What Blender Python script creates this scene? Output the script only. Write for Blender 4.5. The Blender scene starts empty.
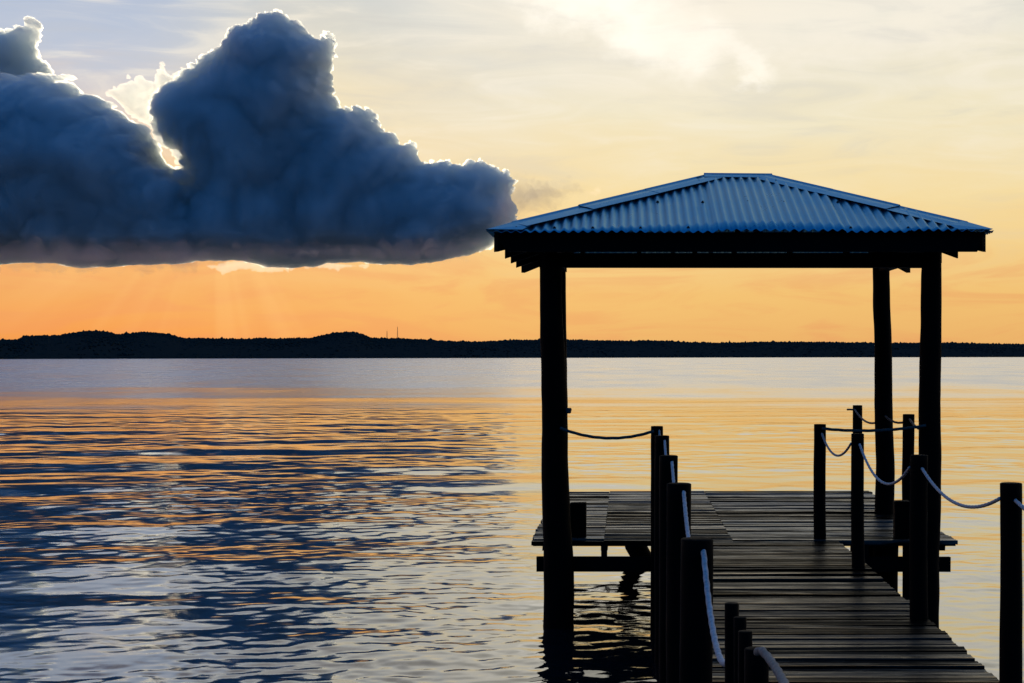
import bpy, bmesh, math, random
import numpy as np
from mathutils import Vector, noise
PI = math.pi
S = bpy.context.scene
COL = S.collection

# ---------------------------------------------------------------- camera constants (metres)
F = 1590.0            # focal length in pixels of a 1024 wide frame
PX, PY = 625.0, 355.5  # point of the frame the jetty runs towards, and the horizon
EYE = 2.40            # eye above the water
DECK = 0.75           # deck top above the water

def X(px, d): return (px - PX) * d / F
def Z(py, d): return EYE + (PY - py) * d / F

def lin(r, g, b):
    f = lambda c: (c / 255 / 12.92) if c / 255 <= 0.04045 else ((c / 255 + 0.055) / 1.055) ** 2.4
    return (f(r), f(g), f(b), 1.0)

# ---------------------------------------------------------------- scene helpers
def tag(o, label=None, cat=None, group=None, kind=None):
    if label: o['label'] = label
    if cat: o['category'] = cat
    if group: o['group'] = group
    if kind: o['kind'] = kind
    return o

def empty(name, loc, label, cat, group=None):
    o = bpy.data.objects.new(name, None)
    o.empty_display_size = 0.3
    COL.objects.link(o)
    o.location = loc
    return tag(o, label, cat, group)

def link_mesh(name, me, mat, parent=None, smooth=False):
    if mat: me.materials.append(mat)
    if smooth: me.shade_smooth()
    o = bpy.data.objects.new(name, me)
    COL.objects.link(o)
    if parent is not None:
        o.parent = parent
        w = Vector(); q = parent
        while q is not None: w += Vector(q.location); q = q.parent
        o.location = -w   # meshes are written in world metres
    return o

class MB:
    """collects vertices and faces and links them as one mesh object"""
    def __init__(s): s.v = []; s.f = []
    def add(s, v, f):
        k = len(s.v); s.v += [tuple(p) for p in v]; s.f += [tuple(i + k for i in q) for q in f]
    def box(s, a, b, jit=0.0, rnd=None, tilt=(0, 0, 0)):
        (x0, y0, z0), (x1, y1, z1) = a, b
        c = Vector(((x0 + x1) / 2, (y0 + y1) / 2, (z0 + z1) / 2))
        pts = [(x, y, z) for z in (z0, z1) for y in (y0, y1) for x in (x0, x1)]
        from mathutils import Euler
        R = Euler(tilt).to_matrix()
        pts = [c + R @ (Vector(p) - c) for p in pts]
        if rnd: pts = [p + Vector([rnd.uniform(-jit, jit) for _ in range(3)]) for p in pts]
        s.add(pts, [(0, 2, 3, 1), (4, 5, 7, 6), (0, 1, 5, 4), (2, 6, 7, 3), (0, 4, 6, 2), (1, 3, 7, 5)])
    def hexa(s, p):   # eight corners: four of one end, four of the other, same order
        s.add(p, [(3, 2, 1, 0), (4, 5, 6, 7), (0, 1, 5, 4), (1, 2, 6, 5), (2, 3, 7, 6), (3, 0, 4, 7)])
    def tube(s, pts, rad, n=12, twist=0.0, strands=0, amp=0.0, cap=True):
        pts = [Vector(p) for p in pts]; rings = []
        L = 0.0; prev = None; u = None
        for i, p in enumerate(pts):
            t = (pts[min(i + 1, len(pts) - 1)] - pts[max(i - 1, 0)]).normalized()
            if u is None:
                u = t.orthogonal().normalized()
            u = (u - t * u.dot(t)).normalized(); w = t.cross(u)
            if prev is not None: L += (p - prev).length
            prev = p
            r = rad(i, L) if callable(rad) else rad
            ring = []
            for k in range(n):
                a = 2 * PI * k / n
                rr = r * (1 + (amp * math.cos(strands * (a - twist * L)) if strands else 0))
                ring.append(p + (u * math.cos(a) + w * math.sin(a)) * rr)
            rings.append(ring)
        v = [q for ring in rings for q in ring]; f = []
        for i in range(len(rings) - 1):
            for k in range(n):
                a, b = i * n + k, i * n + (k + 1) % n
                f.append((a, b, b + n, a + n))
        if cap:
            f.append(tuple(range(n - 1, -1, -1))); f.append(tuple(range((len(rings) - 1) * n, len(rings) * n)))
        s.add(v, f)
    def build(s, name, mat, parent=None, smooth=False):
        me = bpy.data.meshes.new(name); me.from_pydata(s.v, [], s.f); me.validate(); me.update()
        return link_mesh(name, me, mat, parent, smooth)

# ---------------------------------------------------------------- materials
def new_mat(name):
    m = bpy.data.materials.new(name); m.use_nodes = True
    nt = m.node_tree; nt.nodes.clear()
    out = nt.nodes.new('ShaderNodeOutputMaterial')
    return m, nt, out

def N(nt, kind, **kw):
    n = nt.nodes.new(kind)
    for k, v in kw.items():
        if k.startswith('i_'):
            key = k[2:]
            n.inputs[int(key) if key.isdigit() else key.replace('_', ' ')].default_value = v
        else: setattr(n, k, v)
    return n

def math_n(nt, op, a, b=None, c=None, clamp=False):
    n = nt.nodes.new('ShaderNodeMath'); n.operation = op; n.use_clamp = clamp
    for i, v in enumerate((a, b, c)):
        if v is None: continue
        if isinstance(v, (int, float)): n.inputs[i].default_value = v
        else: nt.links.new(v, n.inputs[i])
    return n.outputs[0]

def ramp(nt, fac, stops, interp='LINEAR'):
    n = nt.nodes.new('ShaderNodeValToRGB'); n.color_ramp.interpolation = interp
    e = n.color_ramp.elements
    while len(e) < len(stops): e.new(0.5)
    for i, (p, c) in enumerate(stops):
        e[i].position = p; e[i].color = c
    if fac is not None: nt.links.new(fac, n.inputs[0])
    return n.outputs[0]

def wood(name, lo, hi, scale, rough=(0.6, 0.9), bump=0.4, spec=0.3, islands=0.0, vec='Object', span=(.35, .8), damp=False):
    m, nt, out = new_mat(name)
    tc = N(nt, 'ShaderNodeTexCoord')
    mp = N(nt, 'ShaderNodeMapping'); mp.inputs['Scale'].default_value = scale
    nt.links.new(tc.outputs[vec], mp.inputs[0])
    geo = N(nt, 'ShaderNodeNewGeometry')
    off = N(nt, 'ShaderNodeVectorMath', operation='SCALE'); off.inputs[3].default_value = 37.0
    cmb = N(nt, 'ShaderNodeCombineXYZ')
    for k in range(3): nt.links.new(geo.outputs['Random Per Island'], cmb.inputs[k])
    nt.links.new(cmb.outputs[0], off.inputs[0])
    addv = N(nt, 'ShaderNodeVectorMath', operation='ADD')
    nt.links.new(mp.outputs[0], addv.inputs[0]); nt.links.new(off.outputs[0], addv.inputs[1])
    n1 = N(nt, 'ShaderNodeTexNoise', i_Scale=1.0, i_Detail=8.0, i_Roughness=0.65, i_Distortion=0.4)
    nt.links.new(addv.outputs[0], n1.inputs['Vector'])
    n2 = N(nt, 'ShaderNodeTexNoise', i_Scale=0.25, i_Detail=3.0)
    nt.links.new(addv.outputs[0], n2.inputs['Vector'])
    mix = math_n(nt, 'MULTIPLY_ADD', n2.outputs[0], 0.6, math_n(nt, 'MULTIPLY', n1.outputs[0], 0.6))
    if islands:
        mix = math_n(nt, 'ADD', mix, math_n(nt, 'MULTIPLY', math_n(nt, 'SUBTRACT', geo.outputs['Random Per Island'], 0.5), islands))
    col = ramp(nt, mix, [(span[0], lo), (span[1], hi)])
    b = N(nt, 'ShaderNodeBsdfPrincipled')
    nt.links.new(col, b.inputs['Base Color'])
    rr = N(nt, 'ShaderNodeMapRange', i_1=0.3, i_2=0.75, i_3=rough[0], i_4=rough[1])
    nt.links.new(n1.outputs[0], rr.inputs[0]); nt.links.new(rr.outputs[0], b.inputs['Roughness'])
    b.inputs['Specular IOR Level'].default_value = spec
    if damp:      # polished, damp streaks among dull dry grain
        sp = N(nt, 'ShaderNodeMapRange', i_1=.53, i_2=.66, i_3=.02, i_4=float(damp)); nt.links.new(mix, sp.inputs[0]); nt.links.new(sp.outputs[0], b.inputs['Specular IOR Level'])
    bp = N(nt, 'ShaderNodeBump', i_Strength=bump, i_Distance=0.01)
    nt.links.new(n1.outputs[0], bp.inputs['Height']); nt.links.new(bp.outputs[0], b.inputs['Normal'])
    nt.links.new(b.outputs[0], out.inputs[0])
    return m

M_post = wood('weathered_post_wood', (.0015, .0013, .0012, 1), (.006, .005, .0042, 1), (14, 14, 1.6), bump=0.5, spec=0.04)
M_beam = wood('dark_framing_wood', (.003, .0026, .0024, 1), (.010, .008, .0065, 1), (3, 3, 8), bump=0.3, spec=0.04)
M_deck = wood('damp_deck_boards', (.003, .0022, .0018, 1), (.058, .040, .030, 1), (2.6, 30, 30), rough=(0.56, 0.06), bump=0.18, spec=0.6, damp=1.1, islands=0.55, span=(.48, .80))
M_walk = wood('shaded_walkway_boards', (.003, .0022, .0018, 1), (.018, .011, .007, 1), (2.6, 30, 30), rough=(0.6, 0.10), bump=0.18, spec=0.6, damp=.24, islands=0.55, span=(.52, .76))  # deck copy, darker and duller: the pavilion's dark reflection painted into the boards

def rope_mat(name, c):
    m, nt, out = new_mat(name)
    tc = N(nt, 'ShaderNodeTexCoord')
    n1 = N(nt, 'ShaderNodeTexNoise', i_Scale=60.0, i_Detail=4.0)
    nt.links.new(tc.outputs['Object'], n1.inputs['Vector'])
    col = ramp(nt, n1.outputs[0], [(0.3, tuple(x * .55 for x in c[:3]) + (1,)), (0.7, c)])
    b = N(nt, 'ShaderNodeBsdfPrincipled', i_Roughness=0.8)
    nt.links.new(col, b.inputs['Base Color']); nt.links.new(b.outputs[0], out.inputs[0])
    return m
M_rope = rope_mat('pale_nylon_rope', (.62, .62, .64, 1))
M_cloth = rope_mat('bleached_rope_end', (.27, .24, .21, 1))
M_dark_rope = rope_mat('old_dark_rope', (.10, .09, .085, 1))

def metal(name, base, rough, seed):
    m, nt, out = new_mat(name)
    tc = N(nt, 'ShaderNodeTexCoord')
    n1 = N(nt, 'ShaderNodeTexNoise', i_Scale=2.2, i_Detail=6.0, i_Roughness=0.6)
    nt.links.new(tc.outputs['Object'], n1.inputs['Vector'])
    n2 = N(nt, 'ShaderNodeTexNoise', i_Scale=30.0, i_Detail=4.0)
    nt.links.new(tc.outputs['Object'], n2.inputs['Vector'])
    f = math_n(nt, 'MULTIPLY_ADD', n2.outputs[0], 0.35, math_n(nt, 'MULTIPLY', n1.outputs[0], 0.7))
    col = ramp(nt, f, [(0.3, tuple(x * .72 for x in base) + (1,)), (0.72, base + (1,))])
    b = N(nt, 'ShaderNodeBsdfPrincipled', i_Metallic=0.85)
    nt.links.new(col, b.inputs['Base Color'])
    rr = N(nt, 'ShaderNodeMapRange', i_1=0.3, i_2=0.75, i_3=rough, i_4=rough + 0.22)
    nt.links.new(f, rr.inputs[0]); nt.links.new(rr.outputs[0], b.inputs['Roughness'])
    bp = N(nt, 'ShaderNodeBump', i_Strength=0.12, i_Distance=0.01)
    nt.links.new(n1.outputs[0], bp.inputs['Height']); nt.links.new(bp.outputs[0], b.inputs['Normal'])
    nt.links.new(b.outputs[0], out.inputs[0])
    return m
M_roof = metal('galvanised_roofing', (.08, .46, .64), 0.23, 0)
M_cap = metal('galvanised_flashing', (.13, .52, .70), 0.22, 3)

def plain(name, c, rough=0.8, metallic=0.0):
    m, nt, out = new_mat(name)
    tc = N(nt, 'ShaderNodeTexCoord')
    n1 = N(nt, 'ShaderNodeTexNoise', i_Scale=9.0, i_Detail=5.0)
    nt.links.new(tc.outputs['Object'], n1.inputs['Vector'])
    col = ramp(nt, n1.outputs[0], [(0.3, tuple(x * .6 for x in c[:3]) + (1,)), (0.7, c)])
    b = N(nt, 'ShaderNodeBsdfPrincipled', i_Roughness=rough, i_Metallic=metallic)
    if rough >= 1: b.inputs['Specular IOR Level'].default_value = 0.0
    nt.links.new(col, b.inputs['Base Color']); nt.links.new(b.outputs[0], out.inputs[0])
    return m
M_screw = plain('rusty_screw', (.02, .014, .012, 1), 0.7)
M_hill = plain('wooded_hill_soil', (.030, .040, .040, 1), 1.0)
M_leaf = plain('far_forest_leaf', (.040, .055, .050, 1), 1.0)
M_mast = plain('mast_steel', (.12, .12, .13, 1), 0.6, 0.5)

# ---------------------------------------------------------------- camera
cam = bpy.data.cameras.new('camera'); co = bpy.data.objects.new('camera', cam); COL.objects.link(co)
co.location = (0, 0, EYE); co.rotation_euler = (PI / 2, math.radians(0.0), 0)
cam.sensor_width = 36.0; cam.lens = 36.0 * F / 1024
cam.shift_x = -(PX - 512) / 1024; cam.shift_y = (PY - 341.5) / 1024
cam.clip_start = 0.05; cam.clip_end = 60000
S.camera = co

# ---------------------------------------------------------------- sun + sky
SUN_PX, SUN_PY = 214, 172
sun_az = math.atan((SUN_PX - PX) / F); sun_el = math.atan((PY - SUN_PY) / F * math.cos(sun_az))
sl = bpy.data.lights.new('sun', 'SUN'); sl.energy = 5.0; sl.angle = math.radians(0.5); sl.color = (1.0, .80, .52)
so = bpy.data.objects.new('sun', sl); COL.objects.link(so)
sd = Vector((math.sin(sun_az) * math.cos(sun_el), math.cos(sun_az) * math.cos(sun_el), math.sin(sun_el)))
so.rotation_euler = sd.to_track_quat('Z', 'Y').to_euler(); so.location = (0, 0, 50)

W = bpy.data.worlds.new('World'); S.world = W; W.use_nodes = True
nt = W.node_tree; nt.nodes.clear()
wo = N(nt, 'ShaderNodeOutputWorld')
tc = N(nt, 'ShaderNodeTexCoord')
sep = N(nt, 'ShaderNodeSeparateXYZ'); nt.links.new(tc.outputs['Generated'], sep.inputs[0])
dx, dy, dz = sep.outputs
el = math_n(nt, 'MULTIPLY', math_n(nt, 'ARCSINE', dz), 180 / PI)            # degrees up
az = math_n(nt, 'MULTIPLY', math_n(nt, 'ARCTAN2', dx, dy), 180 / PI)        # degrees right of the jetty axis
def eldeg(py): return math.degrees(math.atan((PY - py) / F))
def azdeg(px): return math.degrees(math.atan((px - PX) / F))
# gentle unevenness of the haze bands
cv = N(nt, 'ShaderNodeCombineXYZ'); nt.links.new(az, cv.inputs[0]); nt.links.new(el, cv.inputs[1])
mpb = N(nt, 'ShaderNodeMapping'); mpb.inputs['Scale'].default_value = (.10, .55, 1); nt.links.new(cv.outputs[0], mpb.inputs[0])
nb = N(nt, 'ShaderNodeTexNoise', i_Scale=1.3, i_Detail=7.0, i_Roughness=0.55, i_Distortion=0.6); nt.links.new(mpb.outputs[0], nb.inputs['Vector'])
band = math_n(nt, 'SUBTRACT', nb.outputs[0], 0.5)
el2 = math_n(nt, 'ADD', el, math_n(nt, 'MULTIPLY', band, math_n(nt, 'MULTIPLY', el, 0.35)))
fac = math_n(nt, 'POWER', math_n(nt, 'DIVIDE', math_n(nt, 'MAXIMUM', el2, 0.0), 90.0), 0.5, clamp=True)
def st(rows): return [((e / 90.0) ** 0.5, lin(*c)) for e, c in rows]
left = ramp(nt, fac, st([(0, (232, 136, 58)), (eldeg(335), (238, 150, 76)), (eldeg(295), (236, 164, 94)), (eldeg(200), (246, 196, 132)),
    (eldeg(120), (222, 208, 200)), (eldeg(60), (188, 198, 216)), (eldeg(0), (166, 186, 216)), (15.5, (116, 124, 152)), (20, (76, 82, 112)), (30, (58, 88, 136)), (36, (24, 92, 156)), (43, (8, 98, 168)), (90, (12, 72, 140))]))
right = ramp(nt, fac, st([(0, (230, 170, 100)), (eldeg(335), (238, 182, 108)), (eldeg(295), (243, 194, 116)), (eldeg(245), (246, 209, 140)), (eldeg(195), (247, 222, 165)),
    (eldeg(120), (243, 232, 200)), (eldeg(50), (238, 232, 214)), (eldeg(0), (232, 230, 216)), (20, (224, 218, 200)), (24, (204, 200, 188)), (31, (112, 148, 180)), (36, (36, 110, 170)), (43, (8, 100, 170)), (90, (12, 72, 140))]))
east = ramp(nt, fac, st([(0, (22, 38, 66)), (4, (14, 60, 108)), (12, (0, 92, 156)), (40, (0, 92, 160)), (90, (8, 76, 142))]))
def smooth(v, a, b):
    n = N(nt, 'ShaderNodeMapRange', interpolation_type='SMOOTHSTEP', i_1=a, i_2=b); nt.links.new(v, n.inputs[0]); return n.outputs[0]
def mixc(f, a, b, mode='MIX'):
    n = N(nt, 'ShaderNodeMix', data_type='RGBA', blend_type=mode)
    if isinstance(f, (int, float)): n.inputs[0].default_value = f
    else: nt.links.new(f, n.inputs[0])
    for i, v in ((6, a), (7, b)):
        if isinstance(v, tuple): n.inputs[i].default_value = v
        else: nt.links.new(v, n.inputs[i])
    return n.outputs[2]
west = mixc(smooth(az, azdeg(60), azdeg(660)), left, right)
# warm aureole round the hidden sun
dot = N(nt, 'ShaderNodeVectorMath', operation='DOT_PRODUCT'); nt.links.new(tc.outputs['Generated'], dot.inputs[0]); dot.inputs[1].default_value = sd
ang = math_n(nt, 'MULTIPLY', math_n(nt, 'ARCCOSINE', math_n(nt, 'MINIMUM', dot.outputs['Value'], 0.999999)), 180 / PI)
glow = math_n(nt, 'EXPONENT', math_n(nt, 'MULTIPLY', math_n(nt, 'POWER', math_n(nt, 'DIVIDE', ang, 6.2), 2.0), -1.0))
west = mixc(math_n(nt, 'MULTIPLY', math_n(nt, 'MULTIPLY', math_n(nt, 'MULTIPLY', glow, smooth(az, azdeg(120), azdeg(350))), smooth(el, 2.6, 6.0)), 0.8), west, lin(255, 236, 176))
# high bright cirrus
def lobe(px0, py0, px1, py1, width, soft=1.0, wob=14.0):
    ax, ay = azdeg(px0), eldeg(py0); bx, by = azdeg(px1), eldeg(py1)
    L = math.hypot(bx - ax, by - ay); tx, ty = (bx - ax) / L, (by - ay) / L
    mp = N(nt, 'ShaderNodeMapping'); mp.inputs['Scale'].default_value = (.45, .7, 1); nt.links.new(cv.outputs[0], mp.inputs[0])
    nn = N(nt, 'ShaderNodeTexNoise', i_Scale=1.0, i_Detail=6.0, i_Roughness=0.6); nt.links.new(mp.outputs[0], nn.inputs['Vector'])
    w = math_n(nt, 'MULTIPLY', math_n(nt, 'SUBTRACT', nn.outputs[0], 0.5), wob * math.degrees(1 / F) * 4)
    rx = math_n(nt, 'SUBTRACT', az, ax); ry = math_n(nt, 'SUBTRACT', el, ay)
    al = math_n(nt, 'ADD', math_n(nt, 'MULTIPLY', rx, tx), math_n(nt, 'MULTIPLY', ry, ty))
    ac = math_n(nt, 'ADD', math_n(nt, 'ADD', math_n(nt, 'MULTIPLY', rx, -ty), math_n(nt, 'MULTIPLY', ry, tx)), w)
    over = math_n(nt, 'SUBTRACT', al, math_n(nt, 'MINIMUM', math_n(nt, 'MAXIMUM', al, 0.0), L))
    d = math_n(nt, 'SQRT', math_n(nt, 'ADD', math_n(nt, 'POWER', ac, 2.0), math_n(nt, 'POWER', over, 2.0)))
    wd = width * math.degrees(1 / F)
    n = N(nt, 'ShaderNodeMapRange', interpolation_type='SMOOTHSTEP', i_1=wd * (1 + soft), i_2=wd * (1 - soft)); nt.links.new(d, n.inputs[0])
    return n.outputs[0]
white = (1.3, 1.24, 1.12, 1.0)
west = mixc(math_n(nt, 'MULTIPLY', lobe(545, -22, 690, 38, 30, .8, 20), 0.95), west, white)
west = mixc(math_n(nt, 'MULTIPLY', lobe(640, 22, 760, 70, 13, .98, 30), 0.5), west, white)
west = mixc(math_n(nt, 'MULTIPLY', lobe(700, 0, 960, 0, 52, .75, 30), 0.62), west, lin(255, 246, 230))
west = mixc(math_n(nt, 'MULTIPLY', lobe(480, -30, 700, 40, 60, .95), 0.45), west, lin(253, 243, 224))
mps = N(nt, 'ShaderNodeMapping'); mps.inputs['Scale'].default_value = (.16, .85, 1); mps.inputs['Rotation'].default_value = (0, 0, -.10); nt.links.new(cv.outputs[0], mps.inputs[0])
ns_ = N(nt, 'ShaderNodeTexNoise', i_Scale=1.0, i_Detail=9.0, i_Roughness=0.58, i_Distortion=1.2); nt.links.new(mps.outputs[0], ns_.inputs['Vector'])
streak = math_n(nt, 'MULTIPLY', smooth(ns_.outputs[0], .46, .72), smooth(el, 4.0, 10.0))
west = mixc(math_n(nt, 'MULTIPLY', streak, .5), west, lin(253, 244, 226))
dull = math_n(nt, 'MULTIPLY', smooth(ns_.outputs[0], .50, .28), smooth(el, 1.5, 7.0))
west = mixc(math_n(nt, 'MULTIPLY', dull, .22), west, lin(196, 196, 196))
peach = math_n(nt, 'MULTIPLY', smooth(ns_.outputs[0], .42, .62), smooth(el, 4.4, 2.8))
west = mixc(math_n(nt, 'MULTIPLY', peach, .30), west, lin(232, 142, 96))
# faint rays fanning down from the hidden sun
ra = math_n(nt, 'ARCTAN2', math_n(nt, 'SUBTRACT', az, math.degrees(sun_az)), math_n(nt, 'SUBTRACT', math.degrees(sun_el), el))
nr = N(nt, 'ShaderNodeTexNoise', noise_dimensions='1D', i_W=0.0, i_Scale=3.8, i_Detail=2.0); nt.links.new(ra, nr.inputs['W'])
ray = math_n(nt, 'MULTIPLY', smooth(nr.outputs[0], .45, .68), math_n(nt, 'MULTIPLY', smooth(ang, 12.0, 3.0), smooth(el, 4.2, 2.6)))
west = mixc(math_n(nt, 'MULTIPLY', ray, .20), west, lin(255, 206, 132))
facing = smooth(dy, -0.35, 0.45)
sky = mixc(facing, east, west)
nis = N(nt, 'ShaderNodeTexSky', sky_type='NISHITA', sun_disc=False, sun_elevation=sun_el, sun_rotation=sun_az, air_density=1.0, dust_density=1.5)
bg1 = N(nt, 'ShaderNodeBackground', i_Strength=1.0); nt.links.new(sky, bg1.inputs[0])
bg2 = N(nt, 'ShaderNodeBackground', i_Strength=0.05); nt.links.new(nis.outputs[0], bg2.inputs[0])
mx = N(nt, 'ShaderNodeMixShader', i_0=0.03); nt.links.new(bg1.outputs[0], mx.inputs[1]); nt.links.new(bg2.outputs[0], mx.inputs[2])
nt.links.new(mx.outputs[0], wo.inputs[0])

# ---------------------------------------------------------------- water: one sheet to the horizon, waves as real relief
rng = np.random.default_rng(7)
def make_water():
    r = [0.4]
    while r[-1] < 16000:
        d = r[-1]
        step = .03 if d < 8 else (.0026 if d < 130 else (.0075 if d < 400 else .06))
        r.append(d * (1 + step) if d >= 8 else d + 0.25)
    r = np.array(r)
    inner = np.linspace(-math.radians(26), math.radians(20), 340)
    outer = np.linspace(math.radians(20), 2 * PI - math.radians(26), 72)[1:-1]
    th = np.concatenate([inner, outer]); n = len(th)
    R, T = np.meshgrid(r, th, indexing='ij')
    x = R * np.sin(T); y = R * np.cos(T); z = np.zeros_like(x)
    cell = np.maximum(np.where(R < 8, .25, R * .0026), R * .0025)
    fade = np.clip((np.log10(np.maximum(R, 1)) - 1.72) / (math.log10(130) - 1.72), 0, 1)
    fade = 1 - fade * fade * (3 - 2 * fade)
    coarse = (np.arange(n) > 339)[None, :] | (R > 130)
    cell = np.where(coarse, R * .05, cell)
    waves = []
    for _ in range(26): waves.append((rng.uniform(1.6, 6.0), rng.normal(0, .42), .0038))     # long lazy swell
    for _ in range(44): waves.append((math.exp(rng.uniform(math.log(.5), math.log(1.5))), rng.normal(.05, .95), .0044))
    for _ in range(90): waves.append((math.exp(rng.uniform(math.log(.11), math.log(.42))), rng.normal(0, 1.1), .0058))
    # patches where the breeze ruffles the surface
    patch = np.zeros_like(x)
    for _ in range(14):
        l = rng.uniform(4, 22); a = rng.normal(0, .9)
        patch += np.sin(2 * PI / l * (x * math.sin(a) * .7 + y * math.cos(a)) + rng.uniform(0, 6.28))
    patch = np.clip(.95 + patch * .13, .4, 1.6)
    for lam, a, slope in waves:
        k = 2 * PI / lam; amp = slope / k
        att = np.clip((lam / cell - 2.4) / 2.2, 0, 1)
        rows = att.max(axis=1) > 0
        w = amp * (att * fade)[rows] * np.sin(k * (x[rows] * math.sin(a) + y[rows] * math.cos(a)) + rng.uniform(0, 6.28))
        if lam < 1.2: w = w * patch[rows]
        z[rows] += w
    v = np.stack([x, y, z], -1).reshape(-1, 3)
    i = np.arange(len(r) - 1)[:, None]; j = np.arange(n)[None, :]; j2 = (j + 1) % n
    f = np.stack([i * n + j, (i + 1) * n + j, (i + 1) * n + j2, i * n + j2], -1).reshape(-1, 4)[:, ::-1]
    me = bpy.data.meshes.new('water')
    me.vertices.add(len(v)); me.vertices.foreach_set('co', v.ravel())
    # inner disc
    loops = np.concatenate([f.ravel(), np.arange(n)[::-1]])
    nf = len(f)
    me.loops.add(len(loops)); me.loops.foreach_set('vertex_index', loops.astype(np.int32))
    me.polygons.add(nf + 1)
    me.polygons.foreach_set('loop_start', np.concatenate([np.arange(nf) * 4, [nf * 4]]).astype(np.int32))
    me.update(calc_edges=True); me.validate()
    if me.polygons[10].normal.z < 0: me.flip_normals()
    m, nt, out = new_mat('lake_water')
    g = N(nt, 'ShaderNodeNewGeometry'); sp = N(nt, 'ShaderNodeSeparateXYZ'); nt.links.new(g.outputs['Position'], sp.inputs[0])
    yy = sp.outputs[1]
    mp = N(nt, 'ShaderNodeMapping'); mp.inputs['Scale'].default_value = (.012, .05, 1); nt.links.new(g.outputs['Position'], mp.inputs[0])
    n1 = N(nt, 'ShaderNodeTexNoise', i_Scale=1.0, i_Detail=7.0, i_Roughness=.65); nt.links.new(mp.outputs[0], n1.inputs['Vector'])
    # rougher, wind-ruffled water lies beyond the calm water round the jetty
    edge = math_n(nt, 'ADD', math_n(nt, 'LOGARITHM', math_n(nt, 'MAXIMUM', yy, 1.0), 10.0), math_n(nt, 'MULTIPLY', math_n(nt, 'SUBTRACT', n1.outputs[0], .5), .8))
    mr = N(nt, 'ShaderNodeMapRange', interpolation_type='SMOOTHSTEP', i_1=1.70, i_2=2.15, i_3=0.012, i_4=0.27); nt.links.new(edge, mr.inputs[0])
    mp3 = N(nt, 'ShaderNodeMapping'); mp3.inputs['Scale'].default_value = (.10, .03, 1); nt.links.new(g.outputs['Position'], mp3.inputs[0])
    n3 = N(nt, 'ShaderNodeTexNoise', i_Scale=1.0, i_Detail=5.0, i_Roughness=.7); nt.links.new(mp3.outputs[0], n3.inputs['Vector'])
    rgh = math_n(nt, 'MULTIPLY', mr.outputs[0], math_n(nt, 'MULTIPLY_ADD', n3.outputs[0], 1.6, .2))
    b = N(nt, 'ShaderNodeBsdfGlossy'); b.inputs['Color'].default_value = (.96, .97, .98, 1)
    nt.links.new(rgh, b.inputs['Roughness'])
    deep = N(nt, 'ShaderNodeBsdfDiffuse'); deep.inputs['Color'].default_value = (.004, .010, .014, 1)
    fr = N(nt, 'ShaderNodeFresnel', i_IOR=1.333)
    mxw = N(nt, 'ShaderNodeMixShader'); nt.links.new(math_n(nt, 'POWER', fr.outputs[0], .58, clamp=True), mxw.inputs[0])
    nt.links.new(deep.outputs[0], mxw.inputs[1]); nt.links.new(b.outputs[0], mxw.inputs[2])
    mp2 = N(nt, 'ShaderNodeMapping'); mp2.inputs['Scale'].default_value = (3.2, 6.5, 4); nt.links.new(g.outputs['Position'], mp2.inputs[0])
    n2 = N(nt, 'ShaderNodeTexNoise', i_Scale=2.2, i_Detail=4.0, i_Roughness=.6); nt.links.new(mp2.outputs[0], n2.inputs['Vector'])
    bp = N(nt, 'ShaderNodeBump', i_Strength=0.07, i_Distance=0.01); nt.links.new(n2.outputs[0], bp.inputs['Height'])
    nt.links.new(bp.outputs[0], b.inputs['Normal'])
    nt.links.new(mxw.outputs[0], out.inputs[0])
    o = link_mesh('water', me, m, smooth=True)
    return tag(o, kind='structure')
make_water()

# ---------------------------------------------------------------- hills across the lake, and the forest on them
prof = [(-700, 338), (-300, 336), (-90, 338), (0, 339), (18, 339), (24, 335), (55, 335), (68, 333), (82, 330.5), (95, 330), (108, 331), (118, 334), (128, 333), (140, 331), (160, 332), (172, 334),
        (180, 337), (220, 338), (250, 338), (262, 337), (275, 338), (310, 337), (325, 334), (337, 331.5), (352, 331), (362, 333), (372, 337), (400, 337.5), (430, 339), (470, 341), (490, 340.5), (510, 339), (540, 339),
        (580, 339), (620, 340), (660, 339.5), (680, 341), (720, 342), (760, 341), (800, 341), (850, 341.5), (900, 342), (960, 342), (1000, 343), (1024, 343), (1100, 342), (1300, 340), (1700, 339)]
pxs = np.array([p[0] for p in prof], float); pys = np.array([p[1] for p in prof], float)
def shore_d(px): return np.interp(px, [-700, 0, 500, 1024, 1700], [900, 1050, 1500, 2300, 3000])
def hill_z(px, d): return (PY - (np.interp(px, pxs, pys) + 1.8)) * d / F + EYE
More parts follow.
